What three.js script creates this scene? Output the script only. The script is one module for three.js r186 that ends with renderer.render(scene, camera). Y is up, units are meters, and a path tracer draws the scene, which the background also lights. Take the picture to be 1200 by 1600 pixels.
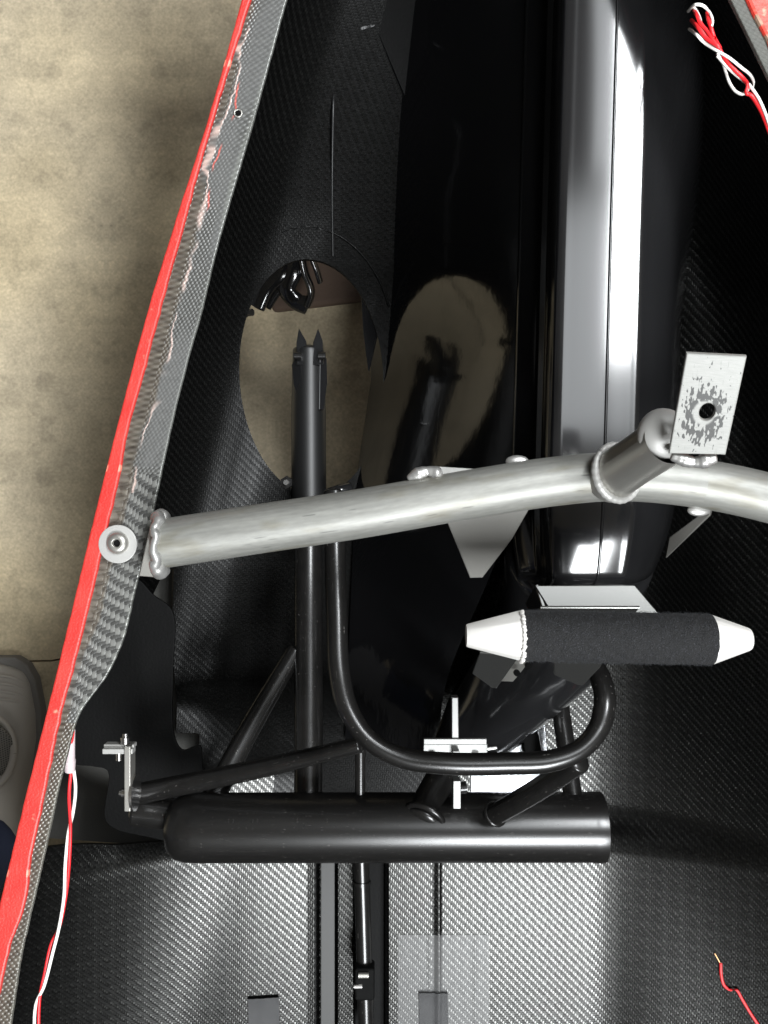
import * as THREE from 'three';
import { mergeGeometries, toCreasedNormals, mergeVertices } from 'three/addons/utils/BufferGeometryUtils.js';
import { RoundedBoxGeometry } from 'three/addons/geometries/RoundedBoxGeometry.js';
import { RectAreaLightUniformsLib } from 'three/addons/lights/RectAreaLightUniformsLib.js';
import { ImprovedNoise } from 'three/addons/math/ImprovedNoise.js';

// ------------------------------------------------------------------ camera, light, exposure
const scene = new THREE.Scene();
const CAM_Y = 1.30, F = 800 / Math.tan(THREE.MathUtils.degToRad(30));
const camera = new THREE.PerspectiveCamera(60, 0.75, 0.02, 20);
camera.position.set(0, CAM_Y, 0);
camera.up.set(0, 0, -1);
camera.lookAt(0, 0, 0);
scene.add(camera);
const renderer = new THREE.WebGLRenderer({ antialias: true });
renderer.setSize(768, 1024);
renderer.toneMapping = THREE.LinearToneMapping;
renderer.toneMappingExposure = 1.25;
renderer.shadowMap.enabled = true;
scene.background = new THREE.Color().setRGB(0.11, 0.11, 0.11);
RectAreaLightUniformsLib.init();
const LAMPS = [
  { x: 0.87, z: -0.9, w: 0.26, l: 0.9, power: 70, glow: 3, label: 'long white ceiling lamp over the nose of the vehicle' },
  { x: 0.52, z: 1.3, w: 0.74, l: 0.84, power: 46, glow: 3, label: 'long white ceiling lamp behind the photographer' },
  { x: 0.60, z: -1.2, w: 0.22, l: 0.68, power: 3.2, glow: 1.4, label: 'pale frosted ceiling panel left of the long front lamp' },
  { x: 0.88, z: -0.30, w: 0.24, l: 0.2, power: 3.2, glow: 1.4, label: 'small pale frosted ceiling panel at the end of the long front lamp' },
  { x: 0.42, z: -0.5, w: 0.62, l: 0.6, power: 3.2, glow: 1.4, label: 'pale frosted ceiling panel nearest above the camera' },
];
const LAMP_Y = 2.4;

// ------------------------------------------------------------------ helpers
let seed = 7;
const rnd = () => ((seed = (seed * 1664525 + 1013904223) >>> 0) / 4294967296);
const rr = (a, b) => a + (b - a) * rnd();
const noise = new ImprovedNoise();
const N3 = (x, y, z) => noise.noise(x, y, z);
const fbm = (x, y, z, o = 4) => { let s = 0, a = 0.5; for (let i = 0; i < o; i++) { s += a * N3(x, y, z); x *= 2.03; y *= 2.03; z *= 2.03; a *= 0.5; } return s; };
const clamp = (v, a = 0, b = 1) => Math.min(b, Math.max(a, v));
const lerp = (a, b, t) => a + (b - a) * t;
const sstep = (a, b, v) => { const t = clamp((v - a) / (b - a)); return t * t * (3 - 2 * t); };
const V = (x, y, z) => new THREE.Vector3(x, y, z);
// a point read off at (px, py) that lies d metres below the lens
const P = (px, py, d) => V((px - 600) * d / F, CAM_Y - d, (py - 800) * d / F);
const used = {};
function numbered(n) { if (!(n in used)) { used[n] = 0; return n; } used[n]++; return n + '_' + String(used[n]).padStart(3, '0'); }
function thing(name, label, category, group) {
  const o = new THREE.Group(); o.name = numbered(name); scene.add(o);
  o.userData = { label, category }; if (group) o.userData.group = group;
  return o;
}
function mesh(name, geo, mat, parent, extra) {
  const g = Array.isArray(geo) ? mergeGeometries(geo.map((q) => { const n = q.index ? q.toNonIndexed() : q; for (const k of Object.keys(n.attributes)) if (!['position', 'normal', 'uv'].includes(k)) n.deleteAttribute(k); return n; })) : geo;
  const m = new THREE.Mesh(g, mat); m.name = parent ? name : numbered(name);
  m.castShadow = m.receiveShadow = true; (parent || scene).add(m);
  if (extra) Object.assign(m.userData, extra);
  return m;
}
// tube through points with a radius at each; closed by rounded caps
function tube(pts, radii, { seg = 60, rad = 20, cap = true, tension = 0.5, ripple = 0, flat = 1 } = {}) {
  const curve = new THREE.CatmullRomCurve3(pts, false, 'centripetal', tension);
  const R = (t) => { if (typeof radii === 'number') return radii; const f = t * (radii.length - 1), i = Math.min(radii.length - 2, Math.floor(f)); return lerp(radii[i], radii[i + 1], f - i); };
  const fr = curve.computeFrenetFrames(seg, false);
  const rings = [];
  for (let i = 0; i <= seg; i++) {
    const t = i / seg, c = curve.getPoint(t), r = R(t) * (1 + ripple * Math.sin(i * 1.9) + ripple * 0.5 * Math.sin(i * 0.77));
    rings.push([c, r, fr.normals[Math.min(i, seg)], fr.binormals[Math.min(i, seg)]]);
  }
  if (cap) {
    const a = rings[0], b = rings[rings.length - 1], ta = fr.tangents[0], tb = fr.tangents[seg];
    const capsA = [], capsB = [];
    for (const k of [0.35, 0.7, 0.92, 1]) {
      const s = Math.sqrt(1 - k * k) || 0.001, off = k * 0.35;
      capsA.unshift([a[0].clone().addScaledVector(ta, -a[1] * off), a[1] * s, a[2], a[3]]);
      capsB.push([b[0].clone().addScaledVector(tb, b[1] * off), b[1] * s, b[2], b[3]]);
    }
    rings.unshift(...capsA); rings.push(...capsB);
  }
  const pos = [], uv = [], idx = []; let L = 0;
  rings.forEach(([c, r, n, b], i) => {
    if (i) L += c.distanceTo(rings[i - 1][0]);
    for (let j = 0; j <= rad; j++) {
      const a = j / rad * Math.PI * 2, p = c.clone().addScaledVector(n, Math.cos(a) * r).addScaledVector(b, Math.sin(a) * r * flat);
      pos.push(p.x, p.y, p.z); uv.push(L, j / rad * 2 * Math.PI * r);
    }
  });
  for (let i = 0; i < rings.length - 1; i++) for (let j = 0; j < rad; j++) { const a = i * (rad + 1) + j, b = a + rad + 1; idx.push(a, b, a + 1, b, b + 1, a + 1); }
  const g = new THREE.BufferGeometry();
  g.setAttribute('position', new THREE.Float32BufferAttribute(pos, 3)); g.setAttribute('uv', new THREE.Float32BufferAttribute(uv, 2)); g.setIndex(idx);
  g.computeVertexNormals();
  return g;
}
// flat plate from a polygon seen from above, lying level, its top at depth d
function plate(poly, d, t, bevel = 0.0008, holes = []) {
  const toS = (q) => q.map(([x, y]) => { const p = P(x, y, d); return new THREE.Vector2(p.x, -p.z); });
  const s = new THREE.Shape(toS(poly)); for (const h of holes) s.holes.push(new THREE.Path(toS(h)));
  const b = Math.min(bevel, t * 0.45);
  const g = new THREE.ExtrudeGeometry(s, { depth: t - 2 * b, bevelEnabled: b > 0, bevelThickness: b, bevelSize: b, bevelOffset: -b, bevelSegments: 2, curveSegments: 12 });
  g.rotateX(-Math.PI / 2); g.translate(0, CAM_Y - d - t + b, 0);
  return g;
}
// plate of even thickness t through a planar polygon of 3D points
function slab(pts, t, holesPts = []) {
  const o = pts[0], ex = pts[1].clone().sub(o).normalize();
  let n = new THREE.Vector3(); for (let i = 1; i + 1 < pts.length; i++) n.add(pts[i].clone().sub(o).cross(pts[i + 1].clone().sub(o))); n.normalize();
  if (n.y < 0) n.negate();
  const ey = n.clone().cross(ex).normalize(); const ex2 = ey.clone().cross(n).normalize();
  const to2 = (p) => { const d = p.clone().sub(o); return new THREE.Vector2(d.dot(ex2), d.dot(ey)); };
  const s = new THREE.Shape(pts.map(to2)); for (const h of holesPts) s.holes.push(new THREE.Path(h.map(to2)));
  const b = Math.min(0.0006, t * 0.4);
  const g = new THREE.ExtrudeGeometry(s, { depth: t - 2 * b, bevelEnabled: true, bevelThickness: b, bevelSize: b, bevelOffset: -b, bevelSegments: 2 });
  g.translate(0, 0, -t + b);
  g.applyMatrix4(new THREE.Matrix4().makeBasis(ex2, ey, n).setPosition(o));
  return g;
}
function orient(g, from, to) { // y axis of g along from->to, centred
  const d = to.clone().sub(from), m = new THREE.Matrix4().makeRotationFromQuaternion(new THREE.Quaternion().setFromUnitVectors(V(0, 1, 0), d.clone().normalize()));
  g.applyMatrix4(m); const c = from.clone().add(to).multiplyScalar(0.5); g.translate(c.x, c.y, c.z); return g;
}
const cyl = (a, b, r, r2 = r, n = 20) => orient(new THREE.CylinderGeometry(r2, r, a.distanceTo(b), n), a, b);
const box = (c, sx, sy, sz, r = 0.0006) => new RoundedBoxGeometry(sx, sy, sz, 2, r).translate(c.x, c.y, c.z);
const interp = (tab, v) => { if (v <= tab[0][0]) { const [a, b] = tab; return a[1] + (b[1] - a[1]) * (v - a[0]) / (b[0] - a[0]); } for (let i = 1; i < tab.length; i++) if (v <= tab[i][0] || i === tab.length - 1) { const a = tab[i - 1], b = tab[i]; return a[1] + (b[1] - a[1]) * (v - a[0]) / (b[0] - a[0]); } };

// ------------------------------------------------------------------ textures
function tex(w, h, fn, { srgb = false, rx = 1, ry = 1 } = {}) {
  const d = new Uint8Array(w * h * 4);
  for (let y = 0; y < h; y++) for (let x = 0; x < w; x++) { const c = fn(x / w, y / h, x, y), o = (y * w + x) * 4; const q = Array.isArray(c) ? c : [c, c, c]; d[o] = clamp(q[0]) * 255; d[o + 1] = clamp(q[1]) * 255; d[o + 2] = clamp(q[2]) * 255; d[o + 3] = 255; }
  const t = new THREE.DataTexture(d, w, h); t.wrapS = t.wrapT = THREE.RepeatWrapping; t.magFilter = THREE.LinearFilter; t.minFilter = THREE.LinearMipmapLinearFilter; t.generateMipmaps = true;
  if (srgb) t.colorSpace = THREE.SRGBColorSpace; t.repeat.set(rx, ry); t.needsUpdate = true; return t;
}
const grab = (tx, rx, ry) => { const t = tx.clone(); t.repeat.set(rx, ry); t.needsUpdate = true; return t; };
// twill weave: [height 0..1, warp on top, across, tone]
function twill(u, v, n) {
  const a = u * n, b = v * n, i = Math.floor(a), j = Math.floor(b), fu = a - i, fv = b - j;
  const k = (((i - j) % 4) + 4) % 4, warp = k < 2;
  let across, along;
  if (warp) { across = fu; along = ((k === 0 ? 1 - fv : 2 - fv)) / 2; } else { across = fv; along = (k === 2 ? fu : 1 + fu) / 2; }
  const h = Math.sqrt(Math.max(0, 1 - Math.pow(2 * across - 1, 2))) * 0.45 + 0.55 * Math.sin(Math.PI * clamp(along));
  const fil = 0.5 + 0.5 * Math.sin(across * 40);
  return [h, warp, across, fil];
}
const TW = 8, TOW = 0.0022;
const jit = []; for (let i = 0; i < 64 * 64; i++) jit.push(rnd());
const weaveBump = tex(256, 256, (u, v) => twill(u, v, TW)[0]);
const weaveRough = tex(256, 256, (u, v) => { const [h, w] = twill(u, v, TW); const j = jit[(Math.floor(u * TW) * 7 + Math.floor(v * TW) * 13) & 4095]; return (w ? 0.21 : 0.31) + 0.09 * j; });
const weaveCol = tex(256, 256, (u, v) => { const [h, w] = twill(u, v, TW); const b = (w ? 0.37 : 0.25) * (0.6 + 0.4 * h) * (0.85 + 0.3 * jit[(Math.floor(u * TW) * 11 + Math.floor(v * TW) * 5) & 4095]); return [b, b, b * 0.98]; }, { srgb: true });
const WR = 1 / (TW * TOW);
for (const t of [weaveBump, weaveRough, weaveCol]) t.repeat.set(WR, WR);
const concreteCol = tex(1024, 1024, (u, v) => {
  const a = fbm(u * 5, v * 5, 1.3, 5), b = fbm(u * 22, v * 22, 4.1, 4), c = fbm(u * 3, v * 60, 8.2, 3), sp = N3(u * 190, v * 190, 3.3);
  const blot = sstep(0.18, 0.42, fbm(u * 9, v * 9, 12.7, 3));
  let l = 0.78 + 0.13 * a + 0.09 * b + 0.05 * c + 0.025 * sp - 0.06 * blot;
  const warm = 0.5 + 0.9 * fbm(u * 4, v * 4, 21.4, 3);
  if (N3(u * 70, v * 70, 40) > 0.66) l += 0.06;
  if (N3(u * 90, v * 90, 60) > 0.76) l -= 0.06;
  l += 0.05 * N3(u * 260, v * 260, 5.5) + 0.06 * N3(u * 420, v * 420, 15.5);
  l += 0.10 * fbm(u * 12, v * 12, 31.7, 5) - 0.05 * sstep(0.1, 0.3, fbm(u * 26, v * 26, 17.7, 3));
  l *= 0.94; return [l * (1.0 + 0.02 * warm), l * 0.935, l * (0.815 - 0.05 * warm)];
}, { srgb: true });
concreteCol.wrapS = concreteCol.wrapT = THREE.MirroredRepeatWrapping;
const concreteBump = tex(512, 512, (u, v) => 0.5 + 0.3 * fbm(u * 40, v * 40, 2.2, 4));
const grain = tex(512, 512, (u, v) => 0.5 + 0.5 * fbm(u * 60, v * 60, 9.1, 3));
const smudge = tex(512, 512, (u, v) => 0.5 + 0.9 * fbm(u * 6, v * 6, 5.5, 5));
const brushed = tex(512, 512, (u, v) => 0.5 + 0.45 * fbm(u * 4, v * 120, 7.7, 3));

// ------------------------------------------------------------------ materials
const M = {};
M.carbon = new THREE.MeshPhysicalMaterial({ color: new THREE.Color().setRGB(0.37, 0.37, 0.37), map: weaveCol, roughnessMap: weaveRough, roughness: 1, metalness: 0.9, bumpMap: weaveBump, bumpScale: 0.00016, specularIntensity: 1 });
M.carbonShaded = new THREE.MeshPhysicalMaterial({ color: new THREE.Color().setRGB(0.05, 0.05, 0.05), map: weaveCol, roughnessMap: weaveRough, roughness: 0.9, metalness: 0.2, specularIntensity: 0.12, bumpMap: weaveBump, bumpScale: 0.00006 });  // same carbon weave, darkened so the shade at the front sits in its colour
M.gloss = new THREE.MeshPhysicalMaterial({ color: new THREE.Color().setRGB(0.009, 0.009, 0.0095), roughness: 0.125, ior: 1.6 });
const chipT = tex(512, 512, (u, v) => { const d = 0.085 + 0.03 * fbm(u * 8, v * 8, 6, 4), f = sstep(0.62, 0.72, N3(u * 46, v * 46, 2.2) + 0.25 * N3(u * 120, v * 120, 5)), sc = sstep(0.5, 0.6, N3(u * 9, v * 110, 31)); const l = d + 0.2 * f + 0.06 * sc; return [l, l * 0.97, l * 0.94]; }, { srgb: true, rx: 9, ry: 9 });
chipT.wrapS = chipT.wrapT = THREE.MirroredRepeatWrapping;
M.blackPaint = new THREE.MeshPhysicalMaterial({ map: chipT, roughness: 0.27, bumpMap: grab(grain, 14, 14), bumpScale: 0.000012 });
M.blackMatte = new THREE.MeshPhysicalMaterial({ specularIntensity: 0.15, color: new THREE.Color().setRGB(0.0035, 0.0035, 0.0035), roughness: 0.6, bumpMap: grab(grain, 6, 6), bumpScale: 0.0003 });
M.alu = new THREE.MeshPhysicalMaterial({ color: new THREE.Color().setRGB(0.36, 0.355, 0.34), roughness: 0.48, metalness: 0.3, roughnessMap: null, map: null, bumpMap: grab(brushed, 6, 6), bumpScale: 0.00003 });
M.aluWeld = new THREE.MeshPhysicalMaterial({ color: new THREE.Color().setRGB(0.42, 0.415, 0.40), roughness: 0.36, metalness: 0.7 });
M.aluDark = new THREE.MeshPhysicalMaterial({ color: new THREE.Color().setRGB(0.40, 0.39, 0.36), roughness: 0.38, metalness: 0.8, bumpMap: grab(brushed, 8, 8), bumpScale: 0.00003 });
M.gusset = new THREE.MeshPhysicalMaterial({ color: new THREE.Color().setRGB(0.20, 0.195, 0.18), roughness: 0.42, metalness: 0.6 });
M.glossSide = new THREE.MeshPhysicalMaterial({ color: new THREE.Color().setRGB(0.006, 0.006, 0.0065), roughness: 0.08, ior: 1.34, bumpMap: grab(smudge, 6, 6), bumpScale: 0.00012 });
M.joint = new THREE.MeshPhysicalMaterial({ color: new THREE.Color().setRGB(0.2, 0.2, 0.195), roughness: 0.4, metalness: 0.6, bumpMap: grab(brushed, 20, 20), bumpScale: 0.00002 });
M.strut = new THREE.MeshPhysicalMaterial({ color: new THREE.Color().setRGB(0.006, 0.006, 0.006), roughness: 0.42 });
M.channel = new THREE.MeshPhysicalMaterial({ color: new THREE.Color().setRGB(0.022, 0.022, 0.021), roughness: 0.5, bumpMap: grab(grain, 20, 20), bumpScale: 0.00003 });
M.steel = new THREE.MeshPhysicalMaterial({ color: new THREE.Color().setRGB(0.62, 0.61, 0.6), roughness: 0.25, metalness: 1 });
M.darkSheet = new THREE.MeshPhysicalMaterial({ color: new THREE.Color().setRGB(0.13, 0.13, 0.125), roughness: 0.2, metalness: 0.85, bumpMap: grab(grain, 20, 20), bumpScale: 0.00001 });
M.whitePlastic = new THREE.MeshPhysicalMaterial({ color: new THREE.Color().setRGB(0.54, 0.525, 0.50), roughness: 0.4, bumpMap: grab(grain, 30, 30), bumpScale: 0.00004 });
const redTex = tex(512, 512, (u, v) => { const s = fbm(u * 14, v * 14, 3.9, 4), w = sstep(0.32, 0.46, fbm(u * 30, v * 30, 6.6, 3)); const c = [0.72 + 0.08 * s, 0.18 + 0.08 * s, 0.155 + 0.07 * s]; return [lerp(c[0], 0.95, w), lerp(c[1], 0.62, w * 0.7), lerp(c[2], 0.52, w * 0.7)]; }, { srgb: true, rx: 4, ry: 4 });
M.redEdge = new THREE.MeshPhysicalMaterial({ map: redTex, roughness: 0.5, bumpMap: grab(grain, 12, 12), bumpScale: 0.0004 });
M.redShell = new THREE.MeshPhysicalMaterial({ color: new THREE.Color().setRGB(0.55, 0.01, 0.012), roughness: 0.2 });
M.wireRed = new THREE.MeshPhysicalMaterial({ color: new THREE.Color().setRGB(0.75, 0.02, 0.025), roughness: 0.4 });
M.wireWhite = new THREE.MeshPhysicalMaterial({ color: new THREE.Color().setRGB(0.8, 0.78, 0.74), roughness: 0.4 });
M.copper = new THREE.MeshStandardMaterial({ color: new THREE.Color().setRGB(0.75, 0.4, 0.2), roughness: 0.35, metalness: 1 });
M.sleeve = new THREE.MeshPhysicalMaterial({ color: new THREE.Color().setRGB(0.62, 0.53, 0.54), roughness: 0.4, transmission: 0.3, thickness: 0 });
M.tapeBlack = new THREE.MeshStandardMaterial({ color: new THREE.Color().setRGB(0.016, 0.016, 0.017), roughness: 0.55, bumpMap: grab(brushed, 30, 30), bumpScale: 0.0002 });
M.film = new THREE.MeshPhysicalMaterial({ color: 0xffffff, roughness: 0.5, transmission: 0.96, thickness: 0, ior: 1.28, bumpMap: grab(smudge, 14, 14), bumpScale: 0.0002 });
M.concrete = new THREE.MeshStandardMaterial({ map: concreteCol, roughness: 0.85, bumpMap: concreteBump, bumpScale: 0.0015 });
M.ceiling = new THREE.MeshStandardMaterial({ color: new THREE.Color().setRGB(0.22, 0.22, 0.21), roughness: 0.9 });
const fuzzT = tex(512, 512, (u, v) => { const n = N3(u * 120, v * 120, 3) + 0.6 * N3(u * 240, v * 240, 7) + 0.5 * fbm(u * 20, v * 20, 1, 2); const l = 0.04 + 0.2 * sstep(0.2, 0.95, n); return [l, l, l * 1.1]; }, { srgb: true, rx: 1, ry: 1 });
M.velcro = new THREE.MeshPhysicalMaterial({ map: fuzzT, roughness: 0.95, sheen: 0.12, sheenRoughness: 0.5, sheenColor: new THREE.Color(0.25, 0.27, 0.3), bumpMap: grab(grain, 2, 2), bumpScale: 0.001 });

// ------------------------------------------------------------------ setting: concrete floor with a crack, ceiling
{
  const floor = new THREE.Group(); floor.name = 'concrete_floor'; floor.userData.kind = 'structure'; scene.add(floor);
  const crack = []; // along x, at about z = +0.22
  for (let i = 0; i <= 160; i++) { const x = lerp(-3, 3, i / 160); crack.push([x, 0.222 - 0.11 * (x + 0.55) + 0.012 * fbm(x * 9, 1.1, 2.2, 4) + 0.006 * N3(x * 60, 2, 5)]); }
  const half = (side) => {
    const pts = crack.map(([x, z]) => new THREE.Vector2(x, -(z + side * (0.0011 + 0.0014 * Math.abs(N3(x * 30, side, 1))))));
    const far = side * 3; pts.push(new THREE.Vector2(3, -far), new THREE.Vector2(-3, -far));
    const g = new THREE.ExtrudeGeometry(new THREE.Shape(pts), { depth: 0.1, bevelEnabled: false });
    g.rotateX(-Math.PI / 2); g.translate(0, -0.1, 0);
    const uv = g.attributes.uv, p = g.attributes.position; for (let i = 0; i < p.count; i++) uv.setXY(i, p.getX(i) / 1.1 + 0.37, p.getZ(i) / 1.1 + 0.11);
    return g;
  };
  mesh('slab', half(-1), M.concrete, floor); mesh('slab', half(1), M.concrete, floor);
  const c = mesh('ceiling', new THREE.BoxGeometry(6, 0.1, 6).translate(0, LAMP_Y + 0.13, 0), M.ceiling); c.userData.kind = 'structure';
}
// ------------------------------------------------------------------ lamps
for (const L of LAMPS) {
  const t = thing('ceiling_lamp', L.label, 'lamp');
  const y = LAMP_Y;
  mesh('housing', box(V(L.x, y + 0.045, L.z), L.w + 0.08, 0.05, L.l + 0.08, 0.006), M.whitePlastic, t);
  const glow = new THREE.MeshStandardMaterial({ color: 0x111111, emissive: new THREE.Color(0.9, 0.96, 1), emissiveIntensity: L.glow });
  mesh('diffuser', box(V(L.x, y + 0.01, L.z), L.w, 0.018, L.l, 0.006), glow, t);
  const a = new THREE.RectAreaLight(new THREE.Color(0.95, 0.98, 1.0), L.power, L.w, L.l); a.position.set(L.x, y - 0.006, L.z); a.lookAt(L.x, 0, L.z); a.castShadow = true; a.name = 'lamp_light'; t.add(a);
}

// ------------------------------------------------------------------ velomobile body
const RED_OUT = [[0, 377], [135, 340], [285, 295], [400, 252], [500, 227], [565, 207], [815, 145], [900, 122], [1000, 102], [1140, 65], [1300, 25], [1410, 0], [1800, -95]];
const RED_IN = [[0, 391], [125, 351], [280, 305], [380, 280], [400, 272], [500, 246], [515, 241], [600, 220], [660, 200], [750, 185], [825, 166], [900, 150], [950, 137], [1035, 117], [1110, 95], [1215, 74], [1300, 57], [1320, 50], [1385, 40], [1420, 46], [1445, 22], [1545, 0], [1800, -60]];
const FLANGE_IN = [[0, 447], [55, 432], [130, 412], [210, 390], [270, 372], [320, 357], [400, 335], [500, 312], [535, 300], [645, 272], [760, 247], [820, 235], [885, 220], [915, 212], [1005, 192], [1070, 160], [1102, 127], [1140, 114], [1190, 102], [1235, 90], [1300, 77], [1395, 55], [1495, 32], [1600, 17], [1800, -25]];
const DR = 0.55;                                   // depth of the rim below the lens
const zOf = (py, d = DR) => (py - 800) * d / F, xOf = (px, d = DR) => (px - 600) * d / F;
const rowOf = (z, d = DR) => z * F / d + 800;
const XL = (z) => xOf(interp(RED_OUT, rowOf(z)) + 22);
const XR = (z) => { const r = rowOf(z); return xOf(1166 + r * 0.49 - (r > 300 ? (r - 300) * 0.19 : 0)); };
const Z0 = -0.75, Z1 = 0.85;
const FLOOR_Y = CAM_Y - 1.0;
function floorY(x, z) {
  let y = FLOOR_Y;
  const k = sstep(0.33, 0.372, z);
  const plL = (1 - sstep(-0.0755, -0.0735, x)), plR = sstep(-0.0005, 0.004, x) ;
  y += k * (0.026 * plL + 0.026 * plR);
  y += k * 0.012 * sstep(-0.0735, -0.0715, x) * (1 - sstep(-0.056, -0.054, x)) * 0;
  y += k * 0.010 * sstep(-0.055, -0.052, x) * (1 - sstep(-0.034, -0.030, x));
  y += 0.0016 * k * (sstep(0.054, 0.061, x) * (1 - sstep(0.061, 0.0625, x)));
  return y;
}
const rise = (z) => 0.15 * (-z + Math.sqrt(z * z + 0.0064));
function hullSection(z) {
  const ri = rise(z), fr = (y) => clamp((CAM_Y - DR - y) / (CAM_Y - DR - FLOOR_Y));
  const xl = XL(z), xr = XR(z), yR = CAM_Y - DR - 0.004, bul = 0.03 + 0.05 * sstep(0.02, 0.25, z), y0 = FLOOR_Y;
  const k = clamp((xr - xl) / 0.5, 0.3, 1);
  const ray = (d0, k = 0.965) => { const d = d0 - ri * fr(CAM_Y - d0); return Math.min(xl, XL(z * DR / d) * k * d / DR); }, xf = ray(0.9);
  const kz = sstep(0.2, 0.3, z), W = (dx0, d0, dx1, d1) => V(xf + lerp(dx0, dx1, kz), CAM_Y - lerp(d0, d1, kz), 0);
  const wallL = new THREE.CatmullRomCurve3([V(xl, yR, 0), V(lerp(xl, ray(0.66), 0.9), CAM_Y - 0.66, 0), V(ray(0.78), CAM_Y - 0.78, 0), W(0.002, 0.88, 0.003, 0.83), W(0.018, 0.935, 0.012, 0.866), W(0.055, 0.972, 0.045, 0.905), W(0.085, 0.985, 0.10, 0.947), W(0.10, 0.99, 0.14, 0.9690), W(0.115, 0.994, 0.18, 0.9830), V(lerp(xf + 0.15, lerp(xf + 0.18, -0.085, 0.5), kz), CAM_Y - lerp(0.998, 0.9915, kz), 0), V(lerp(xf + 0.19, -0.085, kz), y0, 0)], false, 'centripetal');
  const xb0 = Math.min(xr - 0.16, 0.205);
  const wallR = new THREE.CatmullRomCurve3([V(xb0, y0, 0), V(xb0 + 0.035, y0 + 0.0025, 0), V(xb0 + 0.085, y0 + 0.019, 0), V(lerp(xb0 + 0.085, xr - 0.03, 0.5), y0 + 0.052, 0), V(xr - 0.03, y0 + 0.10, 0), V(xr - 0.005, y0 + 0.135, 0), V(xr + 0.02, y0 + 0.17, 0), V(xr + 0.025, yR - 0.15, 0), V(xr, yR, 0)], false, 'centripetal');
  const pts = wallL.getPoints(50);
  const xa = pts[pts.length - 1].x, xb = xb0;
  const xs = []; for (let i = 1; i < 220; i++) xs.push(lerp(xa, xb, i / 220));
  for (const x of xs) pts.push(V(x, y0, 0));
  pts.push(...wallR.getPoints(30));
  let l = 0; pts.forEach((p, j) => { if (j) l += Math.hypot(p.x - pts[j - 1].x, p.y - pts[j - 1].y); p.arc = l; });
  for (const p of pts) { p.y += (floorY(p.x, z) - FLOOR_Y) * Math.pow(fr(p.y), 2) + ri * fr(p.y); p.z = z; }
  return pts;
}
const holes = [];                                   // polygons in world x, z (vertical cut-outs)
const ell = (cx, cy, rx, ry, d, n = 64) => { const o = []; for (let i = 0; i < n; i++) { const a = i / n * 2 * Math.PI; const p = P(cx + rx * Math.cos(a), cy + ry * Math.sin(a), d); o.push([p.x, p.z]); } return o; };
holes.push(ell(487, 594, 112, 178, 0.94));
const pw = (poly) => poly.map(([x, y, d]) => { const p = P(x, y, d); return [p.x, p.z]; });
holes.push(pw([[88, 1213, 0.93], [94, 1288, 0.93], [200, 1300, 0.96], [300, 1306, 0.97], [312, 1216, 0.98], [312, 1146, 0.98], [274, 1146, 0.97], [266, 1000, 0.97], [272, 880, 0.965], [232, 885, 0.88], [200, 1000, 0.93], [150, 1120, 0.93], [100, 1205, 0.93]]));
function inHole(x, z) { // > 0 outside every hole
  let best = 1e9;
  for (const h of holes) {
    let ins = false, dm = 1e9;
    for (let i = 0, j = h.length - 1; i < h.length; j = i++) {
      const [x1, z1] = h[i], [x2, z2] = h[j];
      if ((z1 > z) !== (z2 > z) && x < (x2 - x1) * (z - z1) / (z2 - z1) + x1) ins = !ins;
      const dx = x2 - x1, dz = z2 - z1, t = clamp(((x - x1) * dx + (z - z1) * dz) / (dx * dx + dz * dz));
      dm = Math.min(dm, Math.hypot(x - x1 - t * dx, z - z1 - t * dz));
    }
    best = Math.min(best, ins ? -dm : dm);
  }
  return best;
}
const secCache = {};
function hullY(x, z) { const key = Math.round(z * 400) / 400; const sec = secCache[key] || (secCache[key] = hullSection(key)); for (let j = 25; j < sec.length - 1; j++) if (sec[j].x <= x && sec[j + 1].x >= x) return lerp(sec[j].y, sec[j + 1].y, (x - sec[j].x) / (sec[j + 1].x - sec[j].x || 1)); return FLOOR_Y; }
function onHull(px, py, lift = 0) { let d = 0.95; for (let i = 0; i < 12; i++) { const p = P(px, py, d); d = lerp(d, CAM_Y - hullY(p.x, p.z), 0.7); } const p = P(px, py, d); p.y += lift; return p; }
const body = thing('velomobile_body', 'red velomobile body shell with a bare black carbon fibre inside, seen from above', 'vehicle body');
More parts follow.
